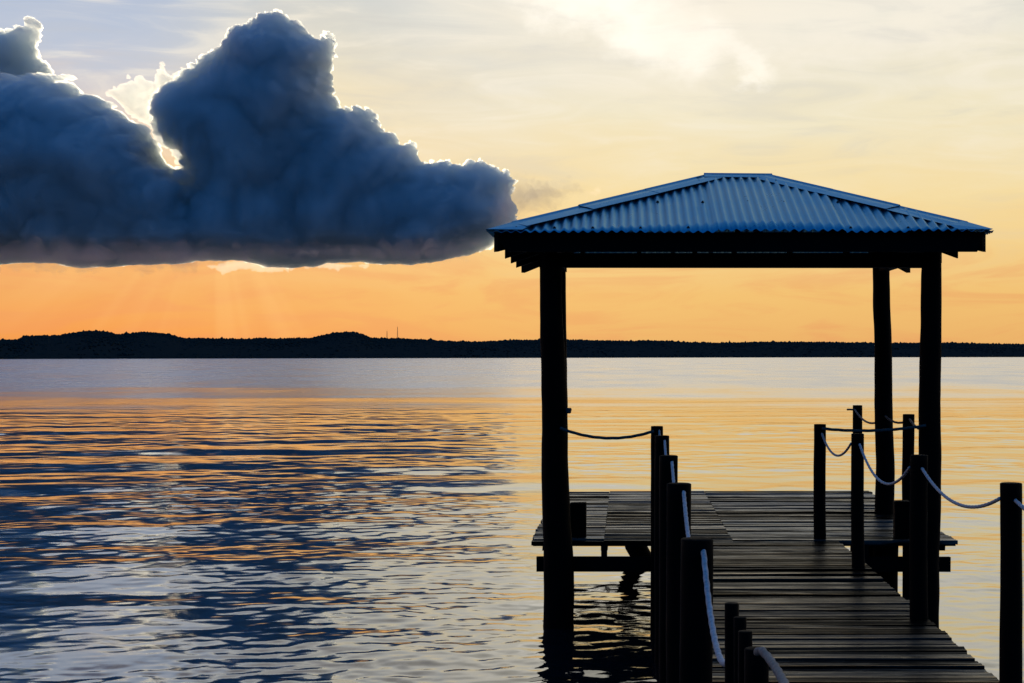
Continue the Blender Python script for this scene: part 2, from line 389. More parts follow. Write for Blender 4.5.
def make_hills():
    px = np.arange(-700, 1701, 4.0)
    t = np.array([0, .004, .05, .15, .3, .5, .7, .85, 1.0, 1.15, 1.4, 1.8])
    hz = np.array([-1, .6, .12, .3, .5, .7, .86, .95, 1.0, .97, .8, .3])
    V = []
    for p in px:
        s = shore_d(p); top = s + 420; zt = hill_z(p, top)
        for k, (a, h) in enumerate(zip(t, hz)):
            d = s + 420 * a
            wob = noise.noise(Vector((p * .02, a * 3, 1.3))) * 1.4 if 1 < k else 0
            z = (-1.5 if k == 0 else (0.5 if k == 1 else zt * h + wob))
            V.append(((p - PX) / F * d, d, z))
    n = len(t)
    Fc = [(i * n + k, (i + 1) * n + k, (i + 1) * n + k + 1, i * n + k + 1) for i in range(len(px) - 1) for k in range(n - 1)]
    me = bpy.data.meshes.new('hills'); me.from_pydata(V, [], Fc); me.update()
    tag(link_mesh('hills', me, M_hill, smooth=True), kind='structure')
    # tree crowns over the slopes
    ico = bmesh.new(); bmesh.ops.create_icosphere(ico, subdivisions=1, radius=1)
    bv = np.array([v.co[:] for v in ico.verts]); bf = np.array([[v.index for v in f.verts] for f in ico.faces]); ico.free()
    rn = np.random.default_rng(5)
    NT = 20000
    p = rn.uniform(-120, 1150, NT); a = rn.beta(2.2, 1.0, NT) * 1.05
    a[:1600] = rn.uniform(0.005, .06, 1600)
    s = shore_d(p); d = s + 420 * a
    zt = hill_z(p, s + 420); z = np.interp(a, t, hz) * zt; z[a < .05] = .6
    r = rn.lognormal(math.log(1.15), .30, NT) * np.interp(s, [1000, 2300], [.8, 1.35])
    vv = []
    for i in range(NT):
        q = bv * (1 + rn.normal(0, .16, (len(bv), 1)))
        vv.append(q * np.array([r[i], r[i], r[i] * rn.uniform(.7, 1.15)]) + np.array([(p[i] - PX) / F * d[i], d[i], z[i] + r[i] * .1]))
    vv = np.concatenate(vv); ff = (bf[None] + (np.arange(NT) * len(bv))[:, None, None]).reshape(-1, 3)
    me = bpy.data.meshes.new('far_forest'); me.from_pydata(vv.tolist(), [], ff.tolist()); me.update()
    tag(link_mesh('far_forest', me, M_leaf), 'dark wooded cover along the hills across the lake', 'forest', kind='stuff')
make_hills()

def mast(px, ptop, pbot, label):
    d = float(shore_d(px)) + 430; z0 = Z(pbot + 6, d); z1 = Z(ptop, d); x = X(px, d)
    mb = MB(); w = .55
    for (sx, sy) in ((-1, -1), (1, -1), (1, 1), (-1, 1)):
        mb.tube([(x + sx * w, d + sy * w, z0), (x + sx * .12, d + sy * .12, z1)], .12, 6)
    nz = 12
    for k in range(nz):
        f0, f1 = k / nz, (k + 1) / nz
        e = lambda f: w + (.12 - w) * f
        za, zb = z0 + (z1 - z0) * f0, z0 + (z1 - z0) * f1
        for y in (-1, 1): mb.tube([(x - e(f0), d + y * e(f0), za), (x + e(f1), d + y * e(f1), zb)], .06, 5)
    mb.tube([(x, d, z1), (x, d, z1 + 1.6)], .06, 5)
    tag(mb.build('radio_mast', M_mast), label, 'mast', 'radio masts on the far hills')
mast(387, 331, 337, 'shorter of the two thin masts on the ridge right of the rounded hill')
mast(397.5, 327, 337, 'taller of the two thin masts on the ridge right of the rounded hill')

# ---------------------------------------------------------------- cumulus clouds: lumpy bodies of dense droplets, kilometres away
def cloud_mat(name, density, aniso=.6, col=(.93, .98, .998)):  # bluish default colour paints in the haze of the air before the clouds
    m, nt, out = new_mat(name)
    v = N(nt, 'ShaderNodeVolumePrincipled', i_Density=density, i_Anisotropy=aniso); v.inputs['Color'].default_value = col + (1,)
    nt.links.new(v.outputs[0], out.inputs['Volume'])
    return m
M_cloud = cloud_mat('dense_cloud', .05)
M_wisp = cloud_mat('thin_cloud', .022, .45)

def inside(poly, x, y):
    c = np.zeros(x.shape, bool)
    for (x0, y0), (x1, y1) in zip(poly, poly[1:] + poly[:1]):
        m = ((y0 > y) != (y1 > y)) & (x < (x1 - x0) * (y - y0) / ((y1 - y0) if y1 != y0 else 1e-9) + x0)
        c ^= m
    return c
def edge_dist(poly, x, y, keep=None):
    d = np.full(x.shape, 1e9)
    for (x0, y0), (x1, y1) in zip(poly, poly[1:] + poly[:1]):
        if keep is not None and not keep((x0 + x1) / 2, (y0 + y1) / 2): continue
        ex, ey = x1 - x0, y1 - y0; L = ex * ex + ey * ey + 1e-9
        t = np.clip(((x - x0) * ex + (y - y0) * ey) / L, 0, 1)
        d = np.minimum(d, np.hypot(x - x0 - t * ex, y - y0 - t * ey))
    return d
def gnoise(x, y, scale, seed):
    """2D gradient noise, about -1..1"""
    g = np.random.default_rng(seed).uniform(0, 2 * PI, (256, 256))
    x, y = x / scale + 300.37, y / scale + 300.71
    xi, yi = np.floor(x).astype(int), np.floor(y).astype(int); fx, fy = x - xi, y - yi
    w = lambda t: t * t * t * (t * (t * 6 - 15) + 10)
    def c(a, b):
        h = g[(xi + a) % 256, (yi + b) % 256]; return np.cos(h) * (fx - a) + np.sin(h) * (fy - b)
    u, v = w(fx), w(fy)
    return 1.5 * ((c(0, 0) * (1 - u) + c(1, 0) * u) * (1 - v) + (c(0, 1) * (1 - u) + c(1, 1) * u) * v)
def billow(x, y, octs, seed):
    """rounded bumps with sharp creases between them, like cauliflower; returns about -amp..amp"""
    r = np.zeros(x.shape); wx = gnoise(x, y, 22, seed + 90) * 5; wy = gnoise(x, y, 22, seed + 91) * 5
    for k, (sc, am) in enumerate(octs):
        r += am * (np.abs(gnoise(x + wx, y + wy, sc, seed + k)) * 3.2 - 1.0)
    return r

def cloud(name, polys, dist, mat, label, seed, R=62, step=.8, edge=1.0, relief=1.0, base=None, soft=False):
    """polys: outlines (frame pixels at distance dist) with how far each lobe stands forward.
    The body bulges towards and away from us like a real heap of cloud; base: height of its flat underside."""
    u = dist / F
    xs = [p[0] for q, _ in polys for p in q]; ys = [p[1] for q, _ in polys for p in q]
    gx = np.arange(min(xs) - 8, max(xs) + 9, step); gy = np.arange(min(ys) - 8, max(ys) + 9, step)
    Xp, Yp = np.meshgrid(gx, gy, indexing='ij')
    front = np.full(Xp.shape, -1e9); back = np.full(Xp.shape, -1e9)
    e_n = billow(Xp, Yp, ((30, 2.2), (13, 2.6), (6.5, 1.7), (3.2, .9), (1.9, .45)), seed) * edge
    f_n = (gnoise(Xp, Yp, 90, seed + 33) * 14 + billow(Xp, Yp, ((58, 4), (25, 1.3), (11, .6), (5, .35)), seed + 20)) * relief
    b_n = billow(Xp, Yp, ((46, 9), (20, 4.5), (9, 1.8)), seed + 40) * relief
    keepf = (lambda mx, my: my < base - 14) if base is not None else None
    for q, fwd in polys:
        ins = inside(q, Xp, Yp); d = edge_dist(q, Xp, Yp, keepf)
        if base is not None: ins = inside(q + [], Xp, np.minimum(Yp, base - 16.0))   # open towards the underside
        d = np.where(ins, d, -d) + e_n - 2.4 * edge
        t = np.clip(d / R, 0, 1); T = R * np.sqrt(np.clip(1 - (1 - t) ** 2, 0, 1))
        lim = np.clip(d / 14, 0, 1)
        if soft: T = R * t ** 1.7; lim = t ** 1.7
        tf = np.where(d > 0, np.maximum(T + (f_n + fwd) * lim, .25 * T), -1e9); tb = np.where(d > 0, np.maximum(T + b_n * lim, .25 * T), -1e9)
        front = np.maximum(front, tf); back = np.maximum(back, tb)
    live = front > -1e8
    seed_ = live & (np.maximum(front, back) > .35 * R)                 # drop specks that are not attached to the body
    for _ in range(400):
        g = seed_.copy(); g[1:] |= seed_[:-1]; g[:-1] |= seed_[1:]; g[:, 1:] |= seed_[:, :-1]; g[:, :-1] |= seed_[:, 1:]; g &= live
        if (g == seed_).all(): break
        seed_ = g
    live = seed_
    front = np.where(live, front, 0); back = np.where(live, back, 0)
    keep = np.ones(Xp.shape, bool); bump_z = np.zeros(Xp.shape)
    if base is not None:
        low = base + gnoise(Xp, Xp * 0, 80, seed + 70) * 5 + gnoise(Xp, Xp * 0, 22, seed + 71) * 2.2 + gnoise(Xp, Xp * 0, 7, seed + 72) * 1.0 - np.clip((Xp - 395) / 130, 0, 1) ** 2 * 26
        h = low - Yp; keep = h > -step
        Yp = np.minimum(Yp, low)                              # last row sits on the underside
        k = .45 + .55 * np.clip(h / 26, 0, 1); front = front * k; back = back * np.sqrt(np.clip((h + 2) / 45, 0, 1)); bump_z = 4 * np.exp(-np.maximum(h, 0) / 10) * np.clip((back + front) / 20, 0, 1)
    cell = live[:-1, :-1] | live[1:, :-1] | live[:-1, 1:] | live[1:, 1:]
    cell &= keep[:-1, :-1] & keep[1:, :-1] & keep[:-1, 1:] & keep[1:, 1:]
    nx, ny = Xp.shape; idx = np.arange(nx * ny).reshape(nx, ny)
    fid = idx; bid = np.where(live, idx + nx * ny, idx)
    wx = (Xp - PX) * u; wz = EYE + (PY - Yp) * u
    V = np.concatenate([np.stack([wx, dist - front * u, wz], -1).reshape(-1, 3), np.stack([wx, dist + back * u, wz + np.where(live, bump_z, 0) * u], -1).reshape(-1, 3)])
    I, J = np.nonzero(cell)
    def quad(m, flip):
        q = np.stack([m[I, J], m[I + 1, J], m[I + 1, J + 1], m[I, J + 1]], -1); return q[:, ::-1] if flip else q
    Q = [quad(fid, True), quad(bid, False)]
    pad = np.pad(cell, 1)
    for dx_, dy_, a, b in ((-1, 0, (0, 0), (0, 1)), (1, 0, (1, 1), (1, 0)), (0, -1, (1, 0), (0, 0)), (0, 1, (0, 1), (1, 1))):
        edge_ = cell & ~pad[1 + dx_:1 + dx_ + cell.shape[0], 1 + dy_:1 + dy_ + cell.shape[1]]
        i, j = np.nonzero(edge_); a0, a1, b0, b1 = fid[i + a[0], j + a[1]], fid[i + b[0], j + b[1]], bid[i + a[0], j + a[1]], bid[i + b[0], j + b[1]]
        ok = (a0 != b0) & (a1 != b1)
        Q.append(np.stack([a0, a1, b1, b0], -1)[ok])
        for m, tri in (((a0 == b0) & (a1 != b1), (a0, a1, b1)), ((a0 != b0) & (a1 == b1), (a0, a1, b0))):
            if m.any(): Q.append(np.stack([tri[0], tri[1], tri[2], tri[2]], -1)[m])
    Q = np.concatenate(Q); used = np.unique(Q); remap = np.full(len(V), -1); remap[used] = np.arange(len(used))
    faces = [tuple(q[:3]) if q[2] == q[3] else tuple(q) for q in remap[Q].tolist()]
    faces = [f for f in faces if len(set(f)) == len(f)]
    me = bpy.data.meshes.new(name); me.from_pydata(V[used].tolist(), [], faces); me.update()
    bm = bmesh.new(); bm.from_mesh(me); bmesh.ops.recalc_face_normals(bm, faces=bm.faces[:]); bm.to_mesh(me); bm.free()
    return tag(link_mesh(name, me, mat, smooth=True), label, 'cloud', 'storm clouds over the lake')

tower = [(105, 266), (100, 235), (150, 205), (168, 190), (185, 172), (178, 158), (158, 140), (150, 118), (152, 95), (160, 82), (178, 73), (200, 57), (222, 42), (230, 27), (254, 22), (262, 13), (286, 12), (297, 22), (306, 28),
         (320, 35), (335, 27), (339, 42), (336, 58), (335, 84), (342, 104), (350, 107), (360, 103), (374, 112), (386, 130), (402, 140), (408, 135), (420, 140), (424, 155), (434, 158), (446, 155),
         (456, 162), (478, 156), (492, 162), (512, 172), (520, 182), (515, 192), (522, 208), (522, 222), (508, 242), (490, 254), (465, 263), (430, 265), (370, 267), (300, 264), (240, 265), (225, 271), (190, 273), (140, 275)]
lump = [(-160, 90), (-60, 76), (0, 80), (25, 76), (40, 70), (54, 70), (60, 80), (75, 76), (82, 90), (100, 92), (116, 105), (130, 114), (146, 126), (160, 142), (168, 160), (184, 170), (188, 152), (198, 158), (204, 175), (200, 190),
        (215, 205), (225, 240), (200, 264), (150, 271), (60, 273), (0, 268), (-160, 264)]
crown = [(-120, 50), (-60, 20), (-20, 26), (6, 31), (12, 25), (25, 25), (30, 14), (42, 20), (40, 36), (43, 54), (56, 66), (56, 90), (30, 115), (-120, 120)]
cloud('cloud', [(crown, 0)], 7200, cloud_mat('middling_cloud', .045), 'small cloud with bright crest at the upper left corner', 3, R=42)
gap = [(96, 92), (104, 86), (118, 82), (128, 76), (140, 74), (150, 78), (158, 60), (166, 60), (172, 72), (180, 62), (190, 56), (192, 66), (176, 84), (160, 96), (154, 116), (166, 126), (182, 128), (192, 138), (196, 160), (206, 168), (200, 176), (180, 172), (160, 150), (140, 126), (118, 108), (104, 98)]
cloud('cloud', [(gap, 0)], 8000, M_wisp, 'glowing ragged cloud in the cleft between the two dark clouds', 4, R=14, relief=.5)
big = cloud('cloud', [(tower, 0), (lump, 22)], 6500, M_cloud, 'huge dark blue storm cloud filling the left sky and tapering to the pavilion roof', 1, base=266)
veil = [(-170, 225), (0, 232), (120, 232), (230, 236), (330, 234), (420, 232), (490, 226), (505, 236), (486, 258), (440, 272), (400, 270), (350, 270), (300, 270), (262, 267), (232, 271), (180, 280), (110, 277), (60, 281), (0, 277), (-170, 279)]
tail = [(478, 206), (490, 180), (505, 168), (535, 168), (570, 174), (604, 186), (600, 198), (570, 208), (540, 222), (510, 240), (490, 246), (478, 232)]
for part_name, q, dist_, dens_, r_ in (('ragged_base', veil, 5600, .0062, 26), ('wispy_tail', tail, 5250, .0040, 24)):
    vo = cloud(part_name, [(q, 0)], dist_, cloud_mat(part_name, dens_, .6, (.66, .58, .66)), None, 8, R=r_, edge=1.2, relief=.6, soft=True)
    vo.parent = big; del vo['category']; del vo['group']
shred = [(206, 266), (226, 261), (246, 259), (262, 261), (280, 258), (300, 261), (330, 260), (356, 263), (384, 266), (352, 269), (330, 272), (310, 268), (290, 271), (262, 274), (240, 270), (224, 275)]
cloud('cloud', [(shred, 0)], 8600, cloud_mat('shred_cloud', .007, .38), 'thin glowing shred of cloud under the dark cloud base', 5, R=6, relief=.2, edge=.4)

# ---------------------------------------------------------------- timber helpers
RN = random.Random(11)
def log_post(mb, pts, r0, r1, n=18, seed=0, lump=.05, step=.06):
    """round timber through pts (bottom to top), uneven like a stripped trunk"""
    P = [Vector(p) for p in pts]; L = [0]
    for a, b in zip(P, P[1:]): L.append(L[-1] + (b - a).length)
    T = L[-1]; m = max(4, int(T / step)); v = []; f = []
    def at(s):
        for i in range(len(P) - 1):
            if s <= L[i + 1] or i == len(P) - 2:
                q = (s - L[i]) / (L[i + 1] - L[i]); return P[i].lerp(P[i + 1], q)
    zs = [T * i / m for i in range(m + 1)]
    for s in zs:
        c = at(s); r = r0 + (r1 - r0) * s / T
        wob = Vector((noise.noise(Vector((seed, s * .9, 0))), noise.noise(Vector((seed + 5, s * .9, 3))), 0)) * r0 * .16
        for k in range(n):
            a = 2 * PI * k / n
            rr = r * (1 + lump * noise.noise(Vector((seed + math.cos(a) * 1.1, math.sin(a) * 1.1, s * 2.2))) + lump * .6 * noise.noise(Vector((seed + math.cos(a) * 4, math.sin(a) * 4, s * 5))))
            v.append(c + wob + Vector((math.cos(a) * rr, math.sin(a) * rr, 0)))
    for i in range(m):
        for k in range(n):
            a, b = i * n + k, i * n + (k + 1) % n
            f.append((a, b, b + n, a + n))
    # slightly chamfered, uneven sawn top
    top = [m * n + k for k in range(n)]; c = P[-1]
    base = len(v)
    for k in range(n):
        q = v[top[k]]; v.append(c + (q - c) * .9 + Vector((0, 0, r1 * .06)))
    for k in range(n): f.append((top[k], top[(k + 1) % n], base + (k + 1) % n, base + k))
    f.append(tuple(range(base, base + n))); f.append(tuple(range(n - 1, -1, -1)))
    mb.add(v, f)

# ---------------------------------------------------------------- pavilion
FD, BD = 14.05, 16.70                       # front and back post rows
XL, XR = -.654, 2.70
pav = empty('pavilion', (1.02, 15.4, 0), 'open timber pavilion with blue hipped corrugated roof at the jetty end', 'pavilion')
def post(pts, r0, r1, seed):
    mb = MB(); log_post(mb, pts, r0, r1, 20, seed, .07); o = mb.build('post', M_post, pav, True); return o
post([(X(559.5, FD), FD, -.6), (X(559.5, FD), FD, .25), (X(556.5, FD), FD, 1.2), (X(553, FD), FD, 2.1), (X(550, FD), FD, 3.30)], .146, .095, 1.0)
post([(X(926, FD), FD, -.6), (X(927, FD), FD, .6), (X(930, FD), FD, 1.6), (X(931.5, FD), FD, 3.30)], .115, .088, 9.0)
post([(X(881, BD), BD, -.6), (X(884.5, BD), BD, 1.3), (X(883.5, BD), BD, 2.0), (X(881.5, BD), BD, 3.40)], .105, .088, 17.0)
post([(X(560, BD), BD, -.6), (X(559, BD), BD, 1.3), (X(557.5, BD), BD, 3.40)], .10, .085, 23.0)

EZ, RZ = 3.440, 4.120                       # eave and ridge heights
EF, EB = 13.50, 17.25; EL, ER = X(487, 13.5), X(993, 13.5)
CY = (EF + EB) / 2
RL, RR = X(709, CY), X(767, CY)
def beam(a, b, name='beam'):
    mb = MB(); mb.box(a, b, .004, RN); return mb.build(name, M_beam, pav)
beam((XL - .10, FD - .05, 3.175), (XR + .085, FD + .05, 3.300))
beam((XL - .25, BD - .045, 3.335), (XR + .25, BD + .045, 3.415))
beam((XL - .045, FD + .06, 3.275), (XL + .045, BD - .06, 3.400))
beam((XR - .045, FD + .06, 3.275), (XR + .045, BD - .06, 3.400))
# front fascia board
mb = MB(); mb.hexa([(EL + .16, EF + .06, 3.285), (EL + .16, EF + .09, 3.285), (EL + .05, EF + .09, 3.452), (EL + .05, EF + .06, 3.452),
                    (ER - .12, EF + .06, 3.285), (ER - .12, EF + .09, 3.285), (ER - .05, EF + .09, 3.452), (ER - .05, EF + .06, 3.452)])
mb.build('fascia', M_beam, pav)
def slope_z(x, y):
    """height of the roof plane under the sheets"""
    h = min((x - EL) / (RL - EL), (ER - x) / (ER - RR), (y - EF) / (CY - EF), (EB - y) / (EB - CY))
    return EZ + (RZ - EZ) * max(0, min(1, h))
def rafter(tail, head, dep, w=.045):
    (x0, y0), (x1, y1) = tail, head
    d = Vector((x1 - x0, y1 - y0, 0)).normalized(); nrm = Vector((-d.y, d.x, 0)) * (w / 2)
    zt, zh = slope_z(x0, y0) - .03, slope_z(x1, y1) - .05
    a, b = Vector((x0, y0, 0)), Vector((x1, y1, 0)); up = Vector((0, 0, 1))
    mb = MB(); mb.hexa([a - nrm + up * (zt - dep), a + nrm + up * (zt - dep), a + nrm + up * zt, a - nrm + up * zt,
                        b - nrm + up * (zh - dep), b + nrm + up * (zh - dep), b + nrm + up * zh, b - nrm + up * zh])
    mb.build('rafter', M_beam, pav)
ins = .07
for y in (14.6, 15.35, 16.1):                          # side slopes
    fr = min((y - EF) / (CY - EF), (EB - y) / (EB - CY)) * .96
    rafter((EL + ins, y), (EL + (RL - EL) * fr, y), .145)
    rafter((ER - ins, y), (ER - (ER - RR) * fr, y), .145)
for x in (-.45, .15, .74, 1.16, 1.75, 2.35):                    # front and back slopes
    fr = min(1, (x - EL) / (RL - EL), (ER - x) / (ER - RR)) * .96
    rafter((x, EF + .10), (x, EF + (CY - EF) * fr), .12)
    rafter((x, EB - ins), (x, EB - (EB - CY) * fr), .08)
for (cx, cy, rx, dp) in ((EL, EF, RL, .15), (ER, EF, RR, .15), (EL, EB, RL, .14), (ER, EB, RR, .14)):   # hip rafters
    t = .035
    rafter((cx + (rx - cx) * t, cy + (CY - cy) * t), (cx + (rx - cx) * .97, cy + (CY - cy) * .97), dp, .05)
mb = MB(); mb.box((RL - .05, CY - .02, RZ - .20), (RR + .05, CY + .02, RZ - .06)); mb.build('ridge_board', M_beam, pav)

# corrugated sheets, one slope each
PITCH, AMP = .0815, .0105
def slope_sheet(e0, e1, r0, r1, seams=(), lead=.0):
    """e0,e1 eave corners; r0,r1 ridge ends (same point twice for a triangle)"""
    e0, e1, r0, r1 = map(Vector, (e0, e1, r0, r1))
    u = (e1 - e0); L = u.length; u.normalize()
    m = ((r0 + r1) / 2 - e0); m = m - u * m.dot(u); H = m.length; m.normalize(); nrm = u.cross(m).normalized()
    if nrm.z < 0: nrm = -nrm
    a0, a1 = (r0 - e0).dot(u), (r1 - e0).dot(u)
    rn = random.Random(int(L * 1000)); nx = int(L / PITCH * 10); rows = 7
    mb = MB(); v = []; f = []
    th = .0012
    lifts = [0] + [.013 * ((i + 1) % 2) for i in range(1, 9)]
    for i in range(nx + 1):
        s = L * i / nx
        top = min(1.0, s / a0 if a0 > 0 else 1, (L - s) / (L - a1) if L - a1 > 0 else 1)
        k = sum(1 for q in seams if s > q)
        for j in range(rows + 1):
            t = H * top * j / rows - (lead if j == 0 else 0)
            h = AMP * math.cos(2 * PI * s / PITCH) + lifts[k] + .003 * noise.noise(Vector((s * 1.3, t * 1.7, L)))
            v.append(e0 + u * s + m * t + nrm * (h + .012))
    for i in range(nx):
        for j in range(rows):
            a = i * (rows + 1) + j; f.append((a, a + rows + 1, a + rows + 2, a + 1))
    mb.add(v, f)
    # screws with washers
    sc = MB(); nf = len(mb.f)
    for t in (.07, .95, 1.75):
        s = .20 + rn.uniform(0, .1)
        while s < L - .2:
            q = round(s / PITCH) * PITCH
            top = min(1.0, q / a0 if a0 > 0 else 1, (L - q) / (L - a1) if L - a1 > 0 else 1) * H
            if t < top - .08:
                c = e0 + u * q + m * (t + rn.uniform(-.012, .012)) + nrm * (AMP + .012)
                sc.tube([c - nrm * .004, c + nrm * .006], .013, 8); sc.tube([c + nrm * .006, c + nrm * .014], .007, 6)
            s += PITCH * rn.choice((4, 5, 5, 6))
    mb.add(sc.v, sc.f)
    o = mb.build('roof_sheet', M_roof, pav, True)
    o.data.materials.append(M_screw)
    o.data.polygons.foreach_set('material_index', [0 if q < nf else 1 for q in range(len(o.data.polygons))])
    sd_ = o.modifiers.new('thickness', 'SOLIDIFY'); sd_.thickness = .0016; sd_.offset = 0
    return o
cr = [(EL, EF, EZ), (ER, EF, EZ), (ER, EB, EZ), (EL, EB, EZ)]; rl, rr_ = (RL, CY, RZ), (RR, CY, RZ)
slope_sheet(cr[0], cr[1], rl, rr_, seams=(.82, 1.96, 3.05, 3.6), lead=.0)
slope_sheet(cr[2], cr[3], rr_, rl, seams=(.9, 1.9, 2.9))
slope_sheet(cr[3], cr[0], rl, rl, seams=(.9, 1.9))
slope_sheet(cr[1], cr[2], rr_, rr_, seams=(.9, 1.9))

# hip and ridge flashing, in lapped lengths
def cap(a, b, na, nb, w, n, name, seed):
    """folded strip from a to b; na, nb point down the two slopes"""
    a, b = Vector(a), Vector(b); rn = random.Random(seed); na, nb = Vector(na).normalized(), Vector(nb).normalized()
    up = Vector((0, 0, 1)); mb = MB(); L = (b - a).length; d = (b - a).normalized()
    for i in range(n):
        s0 = L * i / n - (.05 if i else 0); s1 = L * (i + 1) / n
        lift = .030 + .004 * (i % 2); c0, c1 = a + d * s0 + up * (lift + .006), a + d * s1 + up * lift
        j = [rn.uniform(-.006, .006) for _ in range(4)]
        prof = []
        for c, k in ((c0, 0), (c1, 1)):
            g = lambda q: EZ + .016 + (q - Vector((0, 0, EZ))).z * 0
            pts = [c + na * w + up * (.004 + j[k]), c + na * w * .5 + up * (.006), c + na * .018, c + up * .010, c + nb * .018, c + nb * w * .5 + up * .006, c + nb * w + up * (.004 + j[k + 2])]
            prof.append(pts)
        m = len(prof[0])
        v = prof[0] + prof[1]; f = [(q, q + 1, q + 1 + m, q + m) for q in range(m - 1)]
        mb.add(v, f)
    o = mb.build(name, M_cap, pav, False)
    md = o.modifiers.new('thickness', 'SOLIDIFY'); md.thickness = .0015; md.offset = 0
    return o
def down(p, q, r):      # unit vector lying in the slope through p,q,r, at right angles to the hip p-q, pointing to r's side
    p, q, r = map(Vector, (p, q, r)); d = (q - p).normalized(); w = r - p; w = w - d * w.dot(d); return w.normalized()
for i, (c, rdg, o1, o2) in enumerate(((cr[0], rl, cr[1], cr[3]), (cr[1], rr_, cr[0], cr[2]), (cr[2], rr_, cr[3], cr[1]), (cr[3], rl, cr[2], cr[0]))):
    # cut level with the eave: start a little up the hip
    cc = Vector(c); rg = Vector(rdg)
    na, nb = down(c, rdg, o1), down(c, rdg, o2)
    o = cap(cc.lerp(rg, .10), rg, na, nb, .19, 3, 'hip_cap', i)
    # triangular foot of the flashing down to the corner
    mb = MB(); p0 = cc + Vector((0, 0, .034)); p1 = cc.lerp(rg, .12) + Vector((0, 0, .042))
    ua, ub = (Vector(o1) - cc).normalized() * .30, (Vector(o2) - cc).normalized() * .30
    mb.add([p0, p0 + ua - Vector((0, 0, .004)), p1 + na * .19, p1, p1 + nb * .19, p0 + ub - Vector((0, 0, .004))], [(0, 1, 2, 3), (0, 3, 4, 5)])
    k = mb.build('cap_end', M_cap, o)
    md = k.modifiers.new('thickness', 'SOLIDIFY'); md.thickness = .0015
cap((RL - .05, CY, RZ), (RR + .05, CY, RZ), down(rl, rr_, cr[0]), down(rl, rr_, cr[2]), .13, 1, 'ridge_cap', 9)

# ---------------------------------------------------------------- platform and walkway
plat = empty('platform', (1.05, 16.7, 0), 'wide plank platform on piles under the pavilion roof', 'platform')
walk = empty('walkway', (1.1, 8.0, 0), 'narrow plank walkway leading out to the platform', 'walkway')
PF, PB = 14.17, 19.30; PL, PR = X(532, PF), X(957, PF)
def planks(parent, x0, x1, y0, y1, w, joints, seed, name='decking', ragged=.02, thick=.036, mat=None):
    rn = random.Random(seed); mb = MB(); y = y0
    while y < y1 - .03:
        ww = w * rn.uniform(.8, 1.2); ww = min(ww, y1 - y)
        js = [x0 - rn.uniform(-.3, 1) * ragged] + [j + rn.uniform(-.004, .004) for j in joints] + [x1 + rn.uniform(-.3, 1) * ragged]
        for a, b in zip(js, js[1:]):
            top = DECK + rn.uniform(-.009, .007); g = rn.uniform(.006, .020)
            tx = rn.gauss(0, .035); ty = rn.gauss(0, .0030); tz = rn.gauss(0, .0016)
            # each board: a few stations along, cupped and worn, so its edges are not ruler straight
            m = max(3, int((b - a) / .16)); base = len(mb.v); sd_ = rn.uniform(0, 99)
            v = []; ya, yb = y, y + ww - g
            for i in range(m + 1):
                xx = a + .002 + (b - a - .004) * i / m; c = xx - (a + b) / 2
                e = lambda q, k: .004 * noise.noise(Vector((xx * 2.2, q * 7 + sd_, k)))
                zt = top + ty * c + .003 * noise.noise(Vector((xx * 1.5, sd_, 4)))
                h = (ww - g) / 2 * math.tan(tx); r = .006
                y_a, y_b = ya + e(0, 1) + tz * c, yb + e(1, 2) + tz * c
                v += [(xx, y_a, zt - thick), (xx, y_a, zt - r - h), (xx, y_a + r, zt - h), (xx, (y_a + y_b) / 2, zt - .004), (xx, y_b - r, zt + h), (xx, y_b, zt - r + h), (xx, y_b, zt - thick)]
            f = []
            for i in range(m):
                for k in range(7):
                    p, q = i * 7 + k, i * 7 + (k + 1) % 7
                    f.append((p, p + 7, q + 7, q))
            f += [tuple(range(0, 7)), tuple(m * 7 + k for k in range(6, -1, -1))]
            mb.add(v, f)
        y += ww
    o = mb.build(name, mat or M_deck, parent); o.data.materials.append(M_beam)      # undersides coloured near-black: painted shade below the deck
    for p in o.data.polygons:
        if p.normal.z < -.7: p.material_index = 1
    return o
JX = [X(604, PF), .96]
planks(plat, PL, PR, PF, PB, .118, JX, 3)
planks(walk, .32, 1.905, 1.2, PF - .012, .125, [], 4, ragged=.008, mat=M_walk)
def pbeam(a, b, name, parent=plat):
    mb = MB(); mb.box(a, b, .003, RN); return mb.build(name, M_beam, parent)
UZ = DECK - .037
# framing under the platform: joists, front rim, low cross beam, short struts, piles
pbeam((PL + .01, PF + .01, UZ - .012), (PR - .01, PF + .06, UZ), 'rim_joist')
for x in (PL + .12, X(604, PF), .40, .96, 1.55, 2.1, PR - .12):
    pbeam((x - .03, PF + .07, UZ - .06), (x + .03, PB - .05, UZ), 'joist')
lowz0, lowz1 = Z(572, PF), Z(557.3, PF)
pbeam((X(536.5, PF), PF - .0, lowz0), (X(950.5, PF), PF + .06, lowz1), 'cross_beam')
pbeam((PL + .05, PB - .3, .45), (PR - .05, PB - .24, .58), 'cross_beam')
for px in (604, 866):
    pbeam((X(px - 3, PF), PF + .005, lowz1 + .002), (X(px + 3, PF), PF + .05, UZ - .014), 'strut')
def pile(parent, x, y, r, seed, top=UZ - .002, lean=0):
    mb = MB(); log_post(mb, [(x + lean, y, -.6), (x, y, top)], r, r * .95, 16, seed, .07); return mb.build('pile', M_post, parent, True)
pile(plat, X(886.5, 14.4), 14.42, .112, 31)
for k, (x, y) in enumerate(((.75, 14.4), (1.75, 14.4), (1.1, 16.6), (1.6, 18.8), (2.75, 18.8), (2.6, 16.9))):
    pile(plat, x, y, .09, 40 + k)
